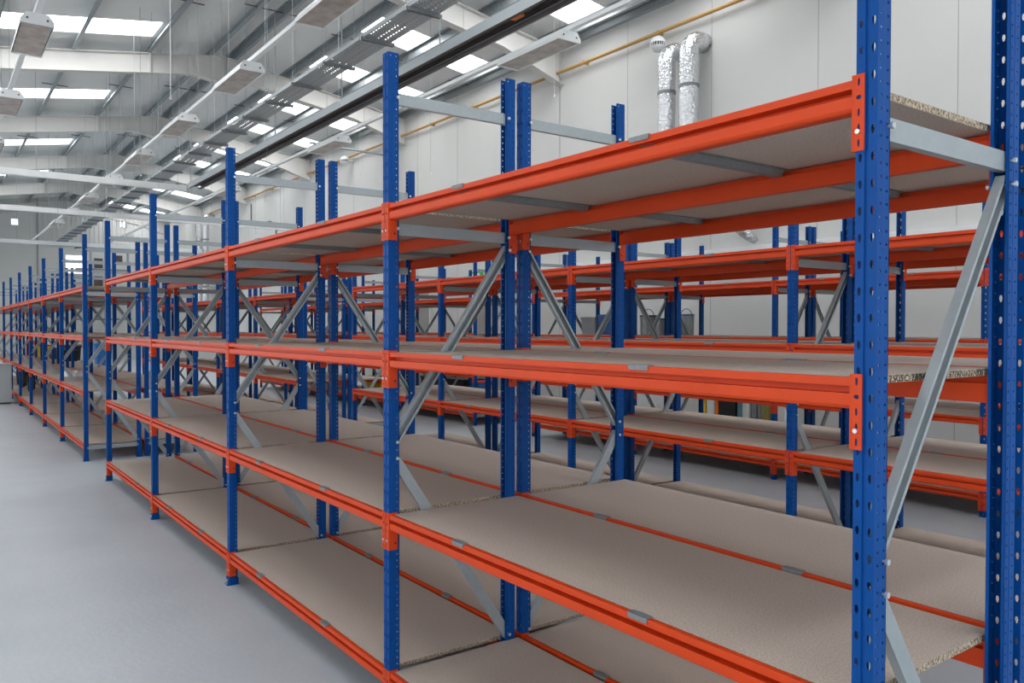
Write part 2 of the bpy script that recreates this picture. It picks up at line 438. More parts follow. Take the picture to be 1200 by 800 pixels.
# roof lining, left and right slope, with openings for the rooflights
BAY = 7.05; XR = [5.5+BAY*i for i in range(-1, 7)]          # rafter lines
SKX = []
for i in range(-2, 7):
    base = 5.5+BAY*i
    for o_ in (2.15, 5.2):
        if XW0+.2 < base+o_ and base+o_+1.05 < XW1-.2: SKX.append((base+o_, base+o_+1.05))
SKX.sort()
SKL = [(x, x+1.05) for x in (-3.4, 3.6, 10.75, 17.88, 24.10, 31.35, 38.4)]
SKS = {'L': SKL, 'R': SKX}
SKY = {'L': (-3.6, 2.57), 'R': (6.15, 9.13)}
def slope_quad(b, x0, x1, y0, y1, m, t=.08, dz=0):
    z0, z1 = roofz(y0)+dz, roofz(y1)+dz
    b.add([(x0,y0,z0),(x1,y0,z0),(x1,y1,z1),(x0,y1,z1),(x0,y0,z0+t),(x1,y0,z0+t),(x1,y1,z1+t),(x0,y1,z1+t)],
          [(0,3,2,1),(4,5,6,7),(0,1,5,4),(1,2,6,5),(2,3,7,6),(3,0,4,7)], m)
b = MB()
for side, (ya, yb) in (('L', (YL, YRG)), ('R', (YRG, YR))):
    s0, s1 = SKY[side]
    slope_quad(b, XW0, XW1, ya, s0, 'roof'); slope_quad(b, XW0, XW1, s1, yb, 'roof')
    xx = XW0
    for a, c in SKS[side]:
        slope_quad(b, xx, a, s0, s1, 'roof'); xx = c
    slope_quad(b, xx, XW1, s0, s1, 'roof')
struct(b.build('ceiling'))
n = 1
for side in 'LR':
    for a, c in SKS[side]:
        b = MB(); slope_quad(b, a, c, SKY[side][0], SKY[side][1], 'sky', t=.02, dz=.05)
        struct(b.build('window_%d' % n)); n += 1
# daylight windows: unseen row added in the left wall for side light, small panes in the far gable
def wall_window(cx, cy, cz, w, h, axis, nx, nz, name):
    f = MB(); t = .05
    if axis == 'x':     # pane lies in a plane x = const
        f.box(cx-.04, cy-w/2-t, cz-h/2-t, cx, cy-w/2, cz+h/2+t, 'steelw'); f.box(cx-.04, cy+w/2, cz-h/2-t, cx, cy+w/2+t, cz+h/2+t, 'steelw')
        f.box(cx-.04, cy-w/2, cz-h/2-t, cx, cy+w/2, cz-h/2, 'steelw'); f.box(cx-.04, cy-w/2, cz+h/2, cx, cy+w/2, cz+h/2+t, 'steelw')
        for k in range(1, nx): y = cy-w/2+w*k/nx; f.box(cx-.035, y-.015, cz-h/2, cx-.022, y+.015, cz+h/2, 'steelw')
        p = MB(); p.box(cx-.02, cy-w/2, cz-h/2, cx-.005, cy+w/2, cz+h/2, 'win_and_fill')
    else:
        f.box(cx-w/2-t, cy, cz-h/2-t, cx-w/2, cy+.04, cz+h/2+t, 'steelw'); f.box(cx+w/2, cy, cz-h/2-t, cx+w/2+t, cy+.04, cz+h/2+t, 'steelw')
        f.box(cx-w/2, cy, cz-h/2-t, cx+w/2, cy+.04, cz-h/2, 'steelw'); f.box(cx-w/2, cy, cz+h/2, cx+w/2, cy+.04, cz+h/2+t, 'steelw')
        for k in range(1, nx): x = cx-w/2+w*k/nx; f.box(x-.015, cy+.022, cz-h/2, x+.015, cy+.035, cz+h/2, 'steelw')
        p = MB(); p.box(cx-w/2, cy+.005, cz-h/2, cx+w/2, cy+.02, cz+h/2, 'win_and_fill')
    o = struct(f.build(name)); p.build('window_pane', o)
def fill_window_near(y, n):  # unseen glowing window added behind the camera as fill light
    f = MB(); w, z0, z1 = 4.2, .8, 4.8
    for a in (y-w/2, y, y+w/2-.06): f.box(XW0, a, z0, XW0+.05, a+.06, z1, 'steelw')
    for a in (z0, z1-.06): f.box(XW0, y-w/2, a, XW0+.05, y+w/2, a+.06, 'steelw')
    o = struct(f.build('window_%d' % n)); p = MB(); p.box(XW0+.005, y-w/2+.06, z0+.06, XW0+.02, y+w/2-.06, z1-.06, 'win_and_fill'); p.build('window_pane', o)
wall_window(XW1, 2.03, 7.22, .28, .28, 'x', 1, 1, 'window_%d' % n); n += 1
wall_window(XW1, 7.16, 7.47, .28, .28, 'x', 1, 1, 'window_%d' % n); n += 1
wall_window(XW1, 4.85, 5.15, 1.0, .95, 'x', 3, 1, 'window_%d' % n); n += 1
for i in range(7):  # left wall row, out of view, added to light the racks sideways
    wall_window(-4.5+BAY*i, YL, 2.9, 5.4, 4.0, 'y', 4, 1, 'window_%d' % n); n += 1
for y in (-4.2, 1.0, 6.2):  # near wall fill windows, added and never in view
    fill_window_near(y, n); n += 1

# portal frame rafters: welded I sections with a deeper haunch at the ridge and at the right eave
def rafter(x):
    b = MB(); dt = .205; w = .10
    pts = [(YL, .47), (YRG-.75, .47), (YRG, .68), (YRG+.75, .47), (YR-1.6, .47), (YR-.02, .72)]
    top = [(y, roofz(y)-dt) for y, d in pts]; bot = [(y, roofz(y)-dt-d) for y, d in pts]
    def strip(lo, hi, x0, x1):
        k = len(lo); vs = [(x0, *p) for p in lo]+[(x0, *p) for p in hi]+[(x1, *p) for p in lo]+[(x1, *p) for p in hi]; fs = []
        for i in range(k-1):
            fs += [(i, k+i, k+i+1, i+1), (2*k+i, 2*k+i+1, 3*k+i+1, 3*k+i), (i, i+1, 2*k+i+1, 2*k+i), (k+i, 3*k+i, 3*k+i+1, k+i+1)]
        fs += [(0, 2*k, 3*k, k), (k-1, 2*k-1, 4*k-1, 3*k-1)]
        b.add(vs, fs, 'cream')
    e = .016
    strip(bot, top, x-.006, x+.006)
    strip([(y, z-e) for y, z in top], top, x-w, x+w); strip(bot, [(y, z+e) for y, z in bot], x-w, x+w)
    b.box(x-w, YRG-.015, roofz(YRG)-dt-.70, x+w, YRG+.015, roofz(YRG)-dt-.005, 'cream')   # splice end plates
    for y in (2.66, YRG-1.7):   # web stiffeners
        z = roofz(y)-dt; b.box(x-w+.01, y-.006, z-.45, x+w-.01, y+.006, z-.01, 'cream')
    o = b.build('roof_rafter'); struct(o)
    return o
for x in XR: rafter(x)
# zed purlins on top of the rafters
for y in (-5.3, -3.7, -2.1, -.5, 1.08, 2.66, 4.08, 4.62, 6.02, 7.53, 9.08):
    b = MB(); z = roofz(y)-.003; h = .20; s = -1 if y < YRG else 1
    b.sheet([(y-s*.07, z-.02), (y-s*.07, z), (y, z), (y, z-h), (y+s*.075, z-h), (y+s*.075, z-h+.025)], .004, 'x', XW0, XW1, 'purlin')
    for xr in XR: b.box(xr+.02, y+.006, z-h, xr+.10, y+.012, z-.03, 'black')
    for k in range(7):
        xm = 5.5+BAY*(k-1)+BAY*.5
        b.tube((xm, y-.3, z-.12-SL*0), (xm, y+.3, z-.12), .012, 'dark', 6)
    struct(b.build('roof_purlin'))
# eave flashing along the wall head
b = MB(); b.box(XW0, YR-.10, roofz(YR)-.16, XW1, YR-.002, roofz(YR)-.03, 'galv'); struct(b.build('trim_1'))

# ------------------------------------------------------------------ things hung from the roof
def wires(parent, pts, ztop=None, r=.0035, m='galv'):
    for x, y, z in pts:
        w = MB(); w.tube((0,0,0), (0,0,roofz(y)-.02-z), r, m, 5)
        link('hanger_wire', w.mesh('hanger_wire'), parent, Vector((x, y, z))-plan(parent))
def trunking(y, z, x0, x1, label, name='lighting_trunking', wx=BAY/4):
    r = empty(name, (x0, y, z)); tag(r, label, 'lighting trunking')
    b = MB(); b.box(0, -.035, -.055, x1-x0, .035, 0, 'steelw'); b.build('trunk_rail', r)
    xs_ = [x0+.6+wx*i for i in range(int((x1-x0)/wx))]
    wires(r, [(x, y, z) for x in xs_], r=.0035)
    return r
ZT = 5.70
def luminaire_meshes():
    L, W, h = 1.36, .36, .13
    b = MB()
    prof = [(-W/2, -h), (-W/2, -h+.045), (-W/2+.06, 0), (W/2-.06, 0), (W/2, -h+.045), (W/2, -h)]
    b.sheet(prof, .004, 'x', 0, L, 'steelw')
    e = MB(); e.prism([(-W/2-.003, -h-.004), (-W/2-.003, -h+.047), (-W/2+.058, .003), (W/2-.058, .003), (W/2+.003, -h+.047), (W/2+.003, -h-.004)], 'x', -.02, 0, 'steelw')
    for s in (-1, 1): e.tube((-.0215, s*.11, -.07), (-.0195, s*.11, -.07), .014, 'dark', 8)
    l = MB(); l.box(.01, -W/2+.012, -h+.012, L-.01, W/2-.012, -h+.018, 'lamp')
    return b.mesh('lamp_housing'), e.mesh('end_cap'), l.mesh('lamp_reflector')
LM = luminaire_meshes()
hc = MB(); hc.box(0, -.05, 0, .04, .05, -.0, 'zinc'); hc.v = []; hc.f = []; hc.m = []
hc.box(0, -.04, -.002, .04, .04, .0, 'zinc'); hc.box(0, -.012, 0, .04, .012, .0004, 'zinc'); HC = hc.mesh('hanger_clip')
def luminaire(x, y, z, label, group):
    r = empty('light_fitting', (x, y, z)); tag(r, label, 'light fitting', group)
    link('lamp_housing', LM[0], r); link('end_cap', LM[1], r); link('end_cap', LM[1], r, (1.36, 0, -.0), (0, 0, 0)).scale = (-1, 1, 1)
    link('lamp_reflector', LM[2], r)
    for k in (.25, 1.05):
        link('hanger_clip', HC, r, (k, 0, .0022))
    return r
ordn = ['nearest', 'second nearest', 'third nearest', 'fourth nearest', 'fifth nearest', 'sixth nearest', 'seventh nearest', 'eighth nearest', 'ninth nearest', 'tenth nearest']
trunking(2.18, ZT, 6.0, 44, 'white lighting trunking beside the cable tray, carrying the middle lamp row')
for i in range(8):
    luminaire(7.25+3.52*i, 2.18, ZT-.058, 'white box light fitting on the middle trunking, %s of its row' % ordn[i], 'light fittings on the middle trunking')
trunking(-.55, ZT, 7.0, 40, 'lighting trunking hung above the open floor, carrying the lamps in the top corner', wx=BAY/4)
for i in range(5):
    luminaire(10.55+3.9*i, -.55, ZT-.058, 'box light fitting above the open floor aisle, %s of its row' % ordn[i], 'light fittings above the open floor')
trunking(5.12, ZT, 2.0, 44, 'lighting trunking hung between the long steel track and the ducted wall', wx=BAY/4)
for i in range(5):
    luminaire(7.10+7.05*i-.0, 5.12, ZT-.058, 'white light fitting on the trunking along the ducted wall, %s of its row' % ordn[i], 'light fittings beside the ducted wall')

# perforated cable tray on channel brackets
tray = tag(empty('cable_tray', (2.6, 3.22, 5.62)), 'perforated grey steel cable tray hung under the roof on cross brackets', 'cable tray')
SEG = 1.235
b = MB()
for k in range(8):
    b.cells((0, -.20+k*.05, 0), (0,1,0), (-1,0,0), .05, SEG/16, 16, (.007, .017, 1), .002, 'galv')
b.v = [(x+SEG if False else x+SEG, y, z) for x, y, z in b.v]
for s in (-1, 1):
    b.box(0, s*.20-.0015, 0, SEG, s*.20+.0015, .055, 'galv'); b.box(0, s*.2-.008 if s > 0 else s*.2, .052, SEG, s*.2 if s > 0 else s*.2+.008, .056, 'galv')
for k in range(6): b.tube((0, -.15+k*.04, .012), (SEG, -.14+k*.037, .012), .009, 'galv_dull', 5)
TR = b.mesh('tray_section')
b = MB(); b.sheet([(-.02, -.04), (-.02, 0), (.02, 0), (.02, -.04)], .003, 'y', -.25, .25, 'galv_dull')
for s in (-1, 1): b.tube((0, s*.24, -.045), (0, s*.24, .02), .009, 'zinc', 6)
BR = b.mesh('tray_bracket')
for k in range(31):
    link('tray_section', TR, tray, (SEG*k, 0, 0))
    bk = link('tray_bracket', BR, tray, (SEG*k+.05, 0, -.004))
    for s in (-1, 1):
        if k % 2: continue
        w = MB(); w.tube((0,0,0), (0,0,roofz(3.22)-5.65), .004, 'galv', 5)
        link('hanger_rod', w.mesh('hanger_rod'), bk, (0, s*.24, .02))

# long steel track (runway rail) with dark open underside
run = tag(empty('runway_rail', (-6, 4.36, 5.62)), 'long steel runway rail with dark open underside, hung lengthways under the roof', 'runway rail')
b = MB(); LR = 28.3
b.sheet([(-.17, 0), (-.17, .13), (.17, .13), (.17, 0)], .006, 'x', 0, LR, 'galv')
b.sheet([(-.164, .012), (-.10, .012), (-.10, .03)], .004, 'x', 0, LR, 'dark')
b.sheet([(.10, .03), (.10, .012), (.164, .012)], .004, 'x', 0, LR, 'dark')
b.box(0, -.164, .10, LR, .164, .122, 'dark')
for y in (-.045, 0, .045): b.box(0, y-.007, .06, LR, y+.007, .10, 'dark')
b.build('rail_channel', run)
for k in range(9):
    w = MB(); w.box(-.05, -.11, .125, .05, .11, .16, 'galv'); w.tube((0, 0, .16), (0, 0, roofz(4.36)-5.62-.2), .012, 'galv', 6)
    link('rail_hanger', w.mesh('rail_hanger'), run, (1.5+3.4*k, 0, 0))
w = MB(); w.box(13.06, -.10, .03, 13.26, .0, .058, 'obox'); w.build('cable_trolley', run)
# transverse rails
for i, (x, y1, lab) in enumerate(((20.92, 3.79, 'nearest grey cross rail, stopping short by the end of the runway rail'),
                              (27.5, 8.9, 'middle grey cross rail spanning the hall beyond the runway rail'),
                              (38.5, 8.9, 'farthest grey cross rail, just before the gable wall'))):
    r = tag(empty('cross_rail', (x, YL+.3, 5.30)), lab, 'cross rail', 'cross rails under the roof')
    b = MB(); Ly = y1-YL-.3
    b.sheet([(-.06, 0), (-.06, .15), (.06, .15), (.06, 0)], .005, 'y', 0, Ly, 'steelw'); b.box(-.02, 0, .02, .02, Ly, .14, 'dark')
    b.build('rail_channel', r)
    for k in range(7):
        yy = .8+k*(Ly-1.0)/6
        w = MB(); w.tube((0, 0, 0), (0, 0, roofz(YL+.3+yy)-5.45-.02), .006, 'galv', 5)
        link('rail_hanger', w.mesh('rail_hanger'), r, (0, yy, .15))
# loose catenary wires hanging from purlins
wl = [(12.9, 1.55), (14.3, 3.62), (11.6, 3.9), (16.9, 1.9), (17.5, 3.55), (19.9, 2.9), (21.6, 3.8), (24.2, 2.4), (24.9, 3.7), (27.2, 1.6), (29, 3.6), (31, 2.8), (33, 3.9), (13.2, 6.6), (17.1, 6.9), (10.3, 7.6), (9.1, 6.5), (20.8, 7.8), (22.5, 6.4), (26, 7.3)]
for i, (x, y) in enumerate(wl):
    zb = 4.9 if i % 2 else 5.5
    w = MB(); w.tube((0,0,0), (0,0,roofz(y)-.03-zb), .0035 if i % 3 else .005, 'galv' if i % 2 else 'steelw', 5)
    w.tube((0, 0, -.02), (0, 0, .02), .014, 'zinc', 6)
    tag(w.build('hanging_wire', None, (x, y, zb)), 'thin loose wire hanging straight down from the roof purlins', 'wire', 'loose wires hanging from the roof')

# ------------------------------------------------------------------ right wall services
def wallpipe(pts, r, m, name, label, cat, n=10):
    b = MB(); b.path(pts, r, m, n)
    return tag(b.build(name, smooth=True), label, cat)
gp = wallpipe([(XW0+.2, YR-.12, 7.27), (40, YR-.12, 7.27)], .034, 'yellow', 'gas_pipe', 'ochre gas pipe running high along the white wall', 'pipe')
for k in range(20):
    x = 1.2+2.09*k; b = MB(); b.box(-.012, -.038, -.038, .012, .113, .038, 'yellow'); link('pipe_clip', b.mesh('pipe_clip'), gp, (x, YR-.12, 7.27))
dp = wallpipe([(19.67, YR-.24, 7.3), (19.67, YR-.24, .01)], .05, 'galv', 'drop_pipe', 'grey vertical pipe on the wall crossing the ochre gas pipe', 'pipe')
wallpipe([(19.55, 6.6, 6.70), (19.55, YR-.31, 6.64)], .03, 'galv', 'hanging_conduit', 'thin grey conduit crossing from the roof space to the vertical wall pipe', 'conduit')
wallpipe([(33.0, YR-.06, 7.0), (33.0, YR-.06, 6.3), (32.6, YR-.06, 6.1), (30.6, YR-.06, 6.0), (30.0, YR-.06, 5.6), (30.0, YR-.06, 5.0)], .025, 'dark', 'hanging_cable', 'thin brown cable bending down the wall far beyond the ducts', 'cable')
b = MB(); b.box(XW0+.2, YR-.10, 3.04, 14.4, YR-.003, 3.14, 'steelw'); tag(b.build('trunking_rail'), 'slim white cable trunking fixed level along the wall behind the racks', 'cable trunking')

def duct(x, top, bottom, r, elbow, lean=0.):
    """foil lagged round duct rising up the wall and bending back into it"""
    pts = [(x, YR-.42, bottom)]
    z = bottom
    while z < top-elbow-.1: z += .25; pts.append((x+random.uniform(-.006, .006), YR-.42+random.uniform(-.006, .006), z))
    for k in range(1, 7):
        a = PI/2*k/6; pts.append((x, YR-.42+elbow*(1-math.cos(a)), top-elbow+elbow*math.sin(a)))
    pts.append((x, YR-.01, top))
    rr = [r*(1+random.uniform(-.03, .04)) for _ in pts]
    return pts, rr
def duct_thing(x, top, bottom, r, label):
    t = empty('foil_duct', (x, YR-.42, bottom)); tag(t, label, 'duct', 'foil ducts on the white wall')
    pts, rr = duct(x, top, bottom, r, .26); o = plan(t)
    b = MB(); b.path([Vector(p)-o for p in pts], rr, 'foil', 20); b.build('duct_pipe', t, smooth=True)
    z = bottom+.5
    while z < top-.35:
        if z == bottom+.5:
            c = MB(); c.box(-r*.9, .17, -.03, r*.9, .41, .03, 'galv'); link('wall_mount', c.mesh('wall_mount'), t, (0, 0, 1.2))
        c = MB(); c.tube((0, 0, -.025), (0, 0, .025), r*1.09, 'tape', 20); link('joint_band', c.mesh('joint_band'), t, (0, 0, z-bottom)); z += .74
    return t
duct_thing(9.08, 6.77, 4.0, .155, 'foil wrapped duct climbing the wall, next to the round vent ball')
duct_thing(8.56, 6.80, 4.0, .168, 'taller foil wrapped duct, the one of the close pair away from the vent ball')
duct_thing(38.6, 7.05, 2.5, .16, 'foil duct far down the wall near the gable, seen above the racks')
duct_thing(39.6, 7.0, 2.5, .16, 'foil duct far down the wall, closest of all to the gable')
# short bent duct dropping towards the wall trunking
b = MB(); pts = [(7.35, YR-.16, 3.20), (7.40, YR-.30, 3.30), (7.50, YR-.38, 3.48), (7.66, YR-.40, 3.75), (7.78, YR-.32, 4.0), (7.82, YR-.15, 4.12), (7.82, YR-.05, 4.12)]
b.path(pts, [.06, .10, .14, .15, .15, .15, .15], 'foil', 16); tag(b.build('bent_duct', smooth=True), 'short bent foil duct ending just above the wall trunking', 'duct')
def vent(x, z, label):
    t = empty('vent_ball', (x, YR-.30, z)); tag(t, label, 'vent', 'round vents on the white wall')
    b = MB(); b.ball((0, 0, 0), .150, 'steelw', 20, 8, .12, 1); b.ball((0, 0, 0), .150, 'steelw', 20, 8, -1, -.28); b.build('ball_shell', t, smooth=True)
    b = MB()
    b.ball((0, 0, 0), .130, 'dark', 20, 4, -.35, .2)
    for k in range(20):
        a = 2*PI*k/20; b.box(.143*math.cos(a)-.006, .143*math.sin(a)-.006, -.045, .143*math.cos(a)+.006, .143*math.sin(a)+.006, .02, 'steelw')
    b.build('vent_slots', t)
    b = MB(); b.tube((0, .1, 0), (0, .29, 0), .03, 'steelw', 10); b.build('wall_bracket', t)
vent(9.41, 6.97, 'round white slotted vent ball on the wall at the top of the duct pair')
vent(23.06, 7.13, 'round white slotted vent ball on the wall just above the far rack posts')
vent(39.9, 6.70, 'round white slotted vent ball far down the wall by the distant ducts')

# doors and signs in the right wall
def door(x0, x1, h, i):
    b = MB(); b.box(x0, YR-.03, 0, x1, YR-.004, h, 'doorg'); o = struct(b.build('door_%d' % i))
    f = MB(); f.box(x0-.06, YR-.05, 0, x0, YR-.004, h+.06, 'steelw'); f.box(x1, YR-.05, 0, x1+.06, YR-.004, h+.06, 'steelw'); f.box(x0, YR-.05, h, x1, YR-.004, h+.06, 'steelw'); f.build('door_frame', o)
    g = MB(); g.path([(x0+.12, YR-.03, 1.02), (x0+.12, YR-.075, 1.02), (x0+.25, YR-.075, 1.02)], .011, 'zinc', 8); g.build('door_handle', o)
door(18.15, 19.25, 2.9, 1); door(15.15, 15.95, 2.8, 2)
r = tag(empty('exit_sign', (15.8, YR-.06, 3.08)), 'small green emergency exit sign on the wall above the grey door', 'sign')
b = MB(); b.box(-.24, -.03, -.09, .24, .05, .09, 'green'); b.build('sign_box', r)
b = MB()
b.box(-.20, -.033, -.05, -.08, -.030, .05, 'paper')
b.add([(-.02,-.033,-.015),(.10,-.033,-.015),(.10,-.033,-.05),(.18,-.033,.005),(.10,-.033,.06),(.10,-.033,.025),(-.02,-.033,.025)], [(0,1,2,3,4,5,6)], 'paper'); b.build('sign_symbol', r)

# far end steel platform in front of the gable
r = tag(empty('access_platform', (46.2, 5.5, 0)), 'grey steel access tower with landings standing before the far gable wall', 'access tower')
for y in (-.2, .5, 1.6):
    b = MB(); b.box(-.05, -.05, 0, .05, .05, 6.0, 'galv'); link('tower_post', b.mesh('tower_post'), r, (0, y, 0))
for z in (2.2, 3.6, 4.8, 5.9):
    b = MB(); b.box(-.3, -.9, -.05, .3, 1.7, .05, 'galv_dull'); link('tower_landing', b.mesh('tower_landing'), r, (0, 0, z))
for y, z in ((.15, 5.15), (.15, 4.2), (1.1, 5.35)):
    b = MB(); b.box(-.1, -.2, -.25, .1, .2, .25, 'dark'); link('control_box', b.mesh('control_box'), r, (-.1, y, z))

# ------------------------------------------------------------------ loose things
# grey cabinet by the open floor
r = tag(empty('metal_cabinet', (21.1, -.715, 0)), 'low light grey metal cabinet on the open floor against the farther rack run', 'cabinet')
b = MB(); b.box(-.28, -.62, .04, .28, .60, .90, 'grey'); b.box(-.25, -.59, 0, .25, .57, .04, 'dark'); b.build('cabinet_body', r)
b = MB(); b.box(-.30, -.64, .90, .30, .62, .925, 'grey'); b.build('cabinet_top', r)
b = MB(); b.box(-.287, -.60, .06, -.281, -.01, .88, 'grey'); o = b.build('cabinet_door', r); b = MB(); b.tube((-.31, -.06, .45), (-.31, -.06, .57), .007, 'zinc', 8); b.build('door_handle', o)
b = MB(); b.box(-.287, .00, .06, -.281, .58, .88, 'grey'); b.build('cabinet_door', r)
b = MB(); b.box(-.25, -.1, 0, .22, .3, .012, 'paper'); b.add([(-.26, .28, .02), (.2, .25, .05), (.18, .5, .012), (-.24, .52, .012)], [(0,1,2,3)], 'paper')
tag(b.build('paper_stack', None, (21.1, -.715, .9255)), 'white papers lying on the low grey metal cabinet', 'papers')
b = MB(); b.box(-.1, -.5, 0, .2, -.15, .03, 'red'); b.box(-.08, -.48, .03, .18, -.2, .05, 'dark'); tag(b.build('file_box', None, (21.1, -.715, .9255)), 'flat red and dark file box on the grey metal cabinet', 'box')

def crate(name, x, y, z, w, d, h, m, label, cat, group=None, lid=None, rz=0):
    """tapered open crate or box with rim, feet ribs"""
    r = tag(empty(name, (x, y, z), rz), label, cat, group)
    b = MB(); k = .92
    vs = [(-w/2*k,-d/2*k,0),(w/2*k,-d/2*k,0),(w/2*k,d/2*k,0),(-w/2*k,d/2*k,0),(-w/2,-d/2,h),(w/2,-d/2,h),(w/2,d/2,h),(-w/2,d/2,h),
          (-w/2*.9,-d/2*.9,h),(w/2*.9,-d/2*.9,h),(w/2*.9,d/2*.9,h),(-w/2*.9,d/2*.9,h),(-w/2*.84,-d/2*.84,.02),(w/2*.84,-d/2*.84,.02),(w/2*.84,d/2*.84,.02),(-w/2*.84,d/2*.84,.02)]
    fs = [(0,3,2,1),(0,1,5,4),(1,2,6,5),(2,3,7,6),(3,0,4,7),(4,5,9,8),(5,6,10,9),(6,7,11,10),(7,4,8,11),(8,9,13,12),(9,10,14,13),(10,11,15,14),(11,8,12,15),(12,13,14,15)]
    b.add(vs, fs, m); b.build('crate_body', r)
    b = MB()
    for s in (-1, 1): b.box(-w/2-.008, s*d/2-.008, h-.035, w/2+.008, s*d/2+.008, h+.004, m); b.box(s*w/2-.008, -d/2, h-.035, s*w/2+.008, d/2, h+.004, m)
    b.build('crate_rim', r)
    if lid: b = MB(); b.box(-w/2-.01, -d/2-.01, h+.005, w/2+.01, d/2+.01, h+.03, lid); b.build('crate_lid', r)
    return r
def drum(name, x, y, z, rad, h, m, label, cat, group=None, handle=True, side=None):
    r = tag(empty(name, (x, y, z)), label, cat, group)
    b = MB(); b.tube((0,0,0), (0,0,h), rad*.95, m, 20, r1=rad); b.build('pail_body', r)
    b = MB(); b.tube((0,0,h*.96), (0,0,h+.012), rad*1.03, side or m, 20); b.build('pail_lid', r)
    if handle:
        pts = [(rad*1.02*math.cos(a), 0, h*.86+rad*1.15*math.sin(a)) for a in [PI*k/12 for k in range(13)]]
        b = MB(); b.path(pts, .006, 'dark', 6); b.build('pail_handle', r)
    return r
z3 = ZL[2]+.001; z2 = ZL[1]+.001; z1 = ZL[0]+.001
# pails on the third shelf of the rearmost run
drum('paint_pail', 7.78, 7.30, z3, .125, .29, 'tin', 'grey paint pail with raised wire handle, the single one left of the doubled posts', 'pail', 'paint pails on the third shelf', side='dark')
drum('paint_pail', 7.44, 7.20, z3, .085, .24, 'tin', 'smaller tin pail without a raised handle, standing between the two handled pails', 'pail', 'paint pails on the third shelf', handle=False, side='bluep')
drum('paint_pail', 7.22, 7.53, z3, .118, .30, 'tin', 'grey pail with raised wire handle beside the lone last row post', 'pail', 'paint pails on the third shelf', side='bluep')
crate('storage_crate', 8.62, 7.35, z3, .34, .36, .32, 'bluep', 'blue crate on the third shelf of the rearmost run, past the pails', 'crate')
crate('storage_crate', 9.03, 7.35, z3, .34, .36, .28, 'grey', 'grey crate at the end of the third shelf beside the blue one', 'crate')

# things along the wall behind the last row
g = 'goods standing along the white wall'
yw = 9.15
def slabthing(name, x, w, d, h, m, label, cat, y=yw, cap=None):
    r = tag(empty(name, (x, y, 0)), label, cat, g)
    b = MB(); b.box(-w/2, -d/2, .03, w/2, d/2, h, m); b.build('carton_body', r)
    b = MB(); b.box(-w/2-.006, -d/2-.006, h, w/2+.006, d/2+.006, h+.03, cap or m); b.build('carton_lid', r)
    b = MB(); [b.box(-w/2+k*(w-.03), -d/2, 0, -w/2+.03+k*(w-.03), d/2, .03, 'dark') for k in (0, 1)]; b.build('carton_feet', r)
slabthing('standing_carton', 8.18, .14, .25, .74, 'ybox', 'tall yellow carton standing by the wall, first after the lone blue post', 'carton')
slabthing('standing_carton', 8.00, .16, .25, .76, 'paper', 'tall white carton standing by the wall between two yellow ones', 'carton', cap='ybox')
slabthing('standing_carton', 7.87, .07, .25, .76, 'obox', 'narrow orange carton standing by the wall beside the black bin', 'carton')
crate('waste_bin', 7.64, yw, 0, .34, .28, .80, 'black', 'wide black bin standing by the wall among cartons and cylinders', 'bin', g)
slabthing('standing_carton', 7.40, .09, .25, .74, 'teal', 'teal carton standing by the wall just past the black bin', 'carton')
slabthing('standing_carton', 7.30, .08, .25, .74, 'paper', 'white carton with red band standing by the wall beside a teal one', 'carton', cap='red')
def cylinder_bottle(x, label):
    r = tag(empty('gas_cylinder', (x, yw, 0)), label, 'gas cylinder', g)
    b = MB(); b.tube((0,0,0), (0,0,.66), .056, 'tin', 18); b.ball((0,0,.66), .056, 'tin', 18, 5, 0, .97); b.build('cylinder_body', r, smooth=True)
    b = MB(); b.tube((0,0,.705), (0,0,.80), .014, 'zinc', 8); b.tube((-.03,0,.79), (.03,0,.79), .010, 'zinc', 8); b.build('cylinder_valve', r)
cylinder_bottle(7.19, 'grey gas cylinder by the wall, the one touching the white carton')
cylinder_bottle(7.07, 'grey gas cylinder by the wall, the one beside the olive sack')
def sack(x, y, z, w, d, h, m, label, group=g, cat='sack', name='filled_sack'):
    b = MB(); N = 12; vs = []; L = 6
    for j in range(L+1):
        t = j/L; f = (1-.25*(2*t-1)**4)*(1 if t < .85 else .7)
        for i in range(N):
            a = 2*PI*i/N; q = 1+.05*math.sin(3*a+j)
            ca, sa = math.cos(a), math.sin(a); e = .5
            vs.append((w/2*f*q*math.copysign(abs(ca)**e, ca), d/2*f*q*math.copysign(abs(sa)**e, sa), h*t))
    fs = [(j*N+i, j*N+(i+1) % N, (j+1)*N+(i+1) % N, (j+1)*N+i) for j in range(L) for i in range(N)]
    fs += [tuple(range(N))[::-1], tuple(range(L*N, (L+1)*N))]
    b.add(vs, fs, m); return tag(b.build(name, None, (x, y, z), smooth=True), label, cat, group)
sack(6.92, yw, 0, .15, .25, .72, 'olive', 'mottled olive sack standing by the wall next to the gas cylinders')
slabthing('standing_carton', 6.64, .19, .25, .70, 'paper', 'white carton with blue print and brown foot, standing by the wall past the red connector', 'carton', cap='teal')
# low black crates beyond, and yellow bins
crate('storage_crate', 15.3, 8.75, 0, .9, .6, .52, 'black', 'low black crate on the floor by the wall, the one nearer the ducts', 'crate', g, lid='black')
crate('storage_crate', 16.4, 8.75, 0, .9, .6, .52, 'black', 'low black crate on the floor by the wall, the one nearer the grey doors', 'crate', g, lid='black')
crate('storage_crate', 14.45, 8.75, 0, .4, .5, .5, 'bluep', 'small blue crate beside the low black crates by the wall', 'crate', g, lid='red')
for k, (x, lab) in enumerate(((17.2, 'yellow bin on the lowest shelf of the far wall side run, nearer one'), (16.4, 'yellow bin on the lowest shelf of the far wall side run, second one'))):
    crate('parts_bin', x, 7.38, z1, .42, .4, .34, 'ybox', lab if k else lab, 'bin', 'yellow bins')
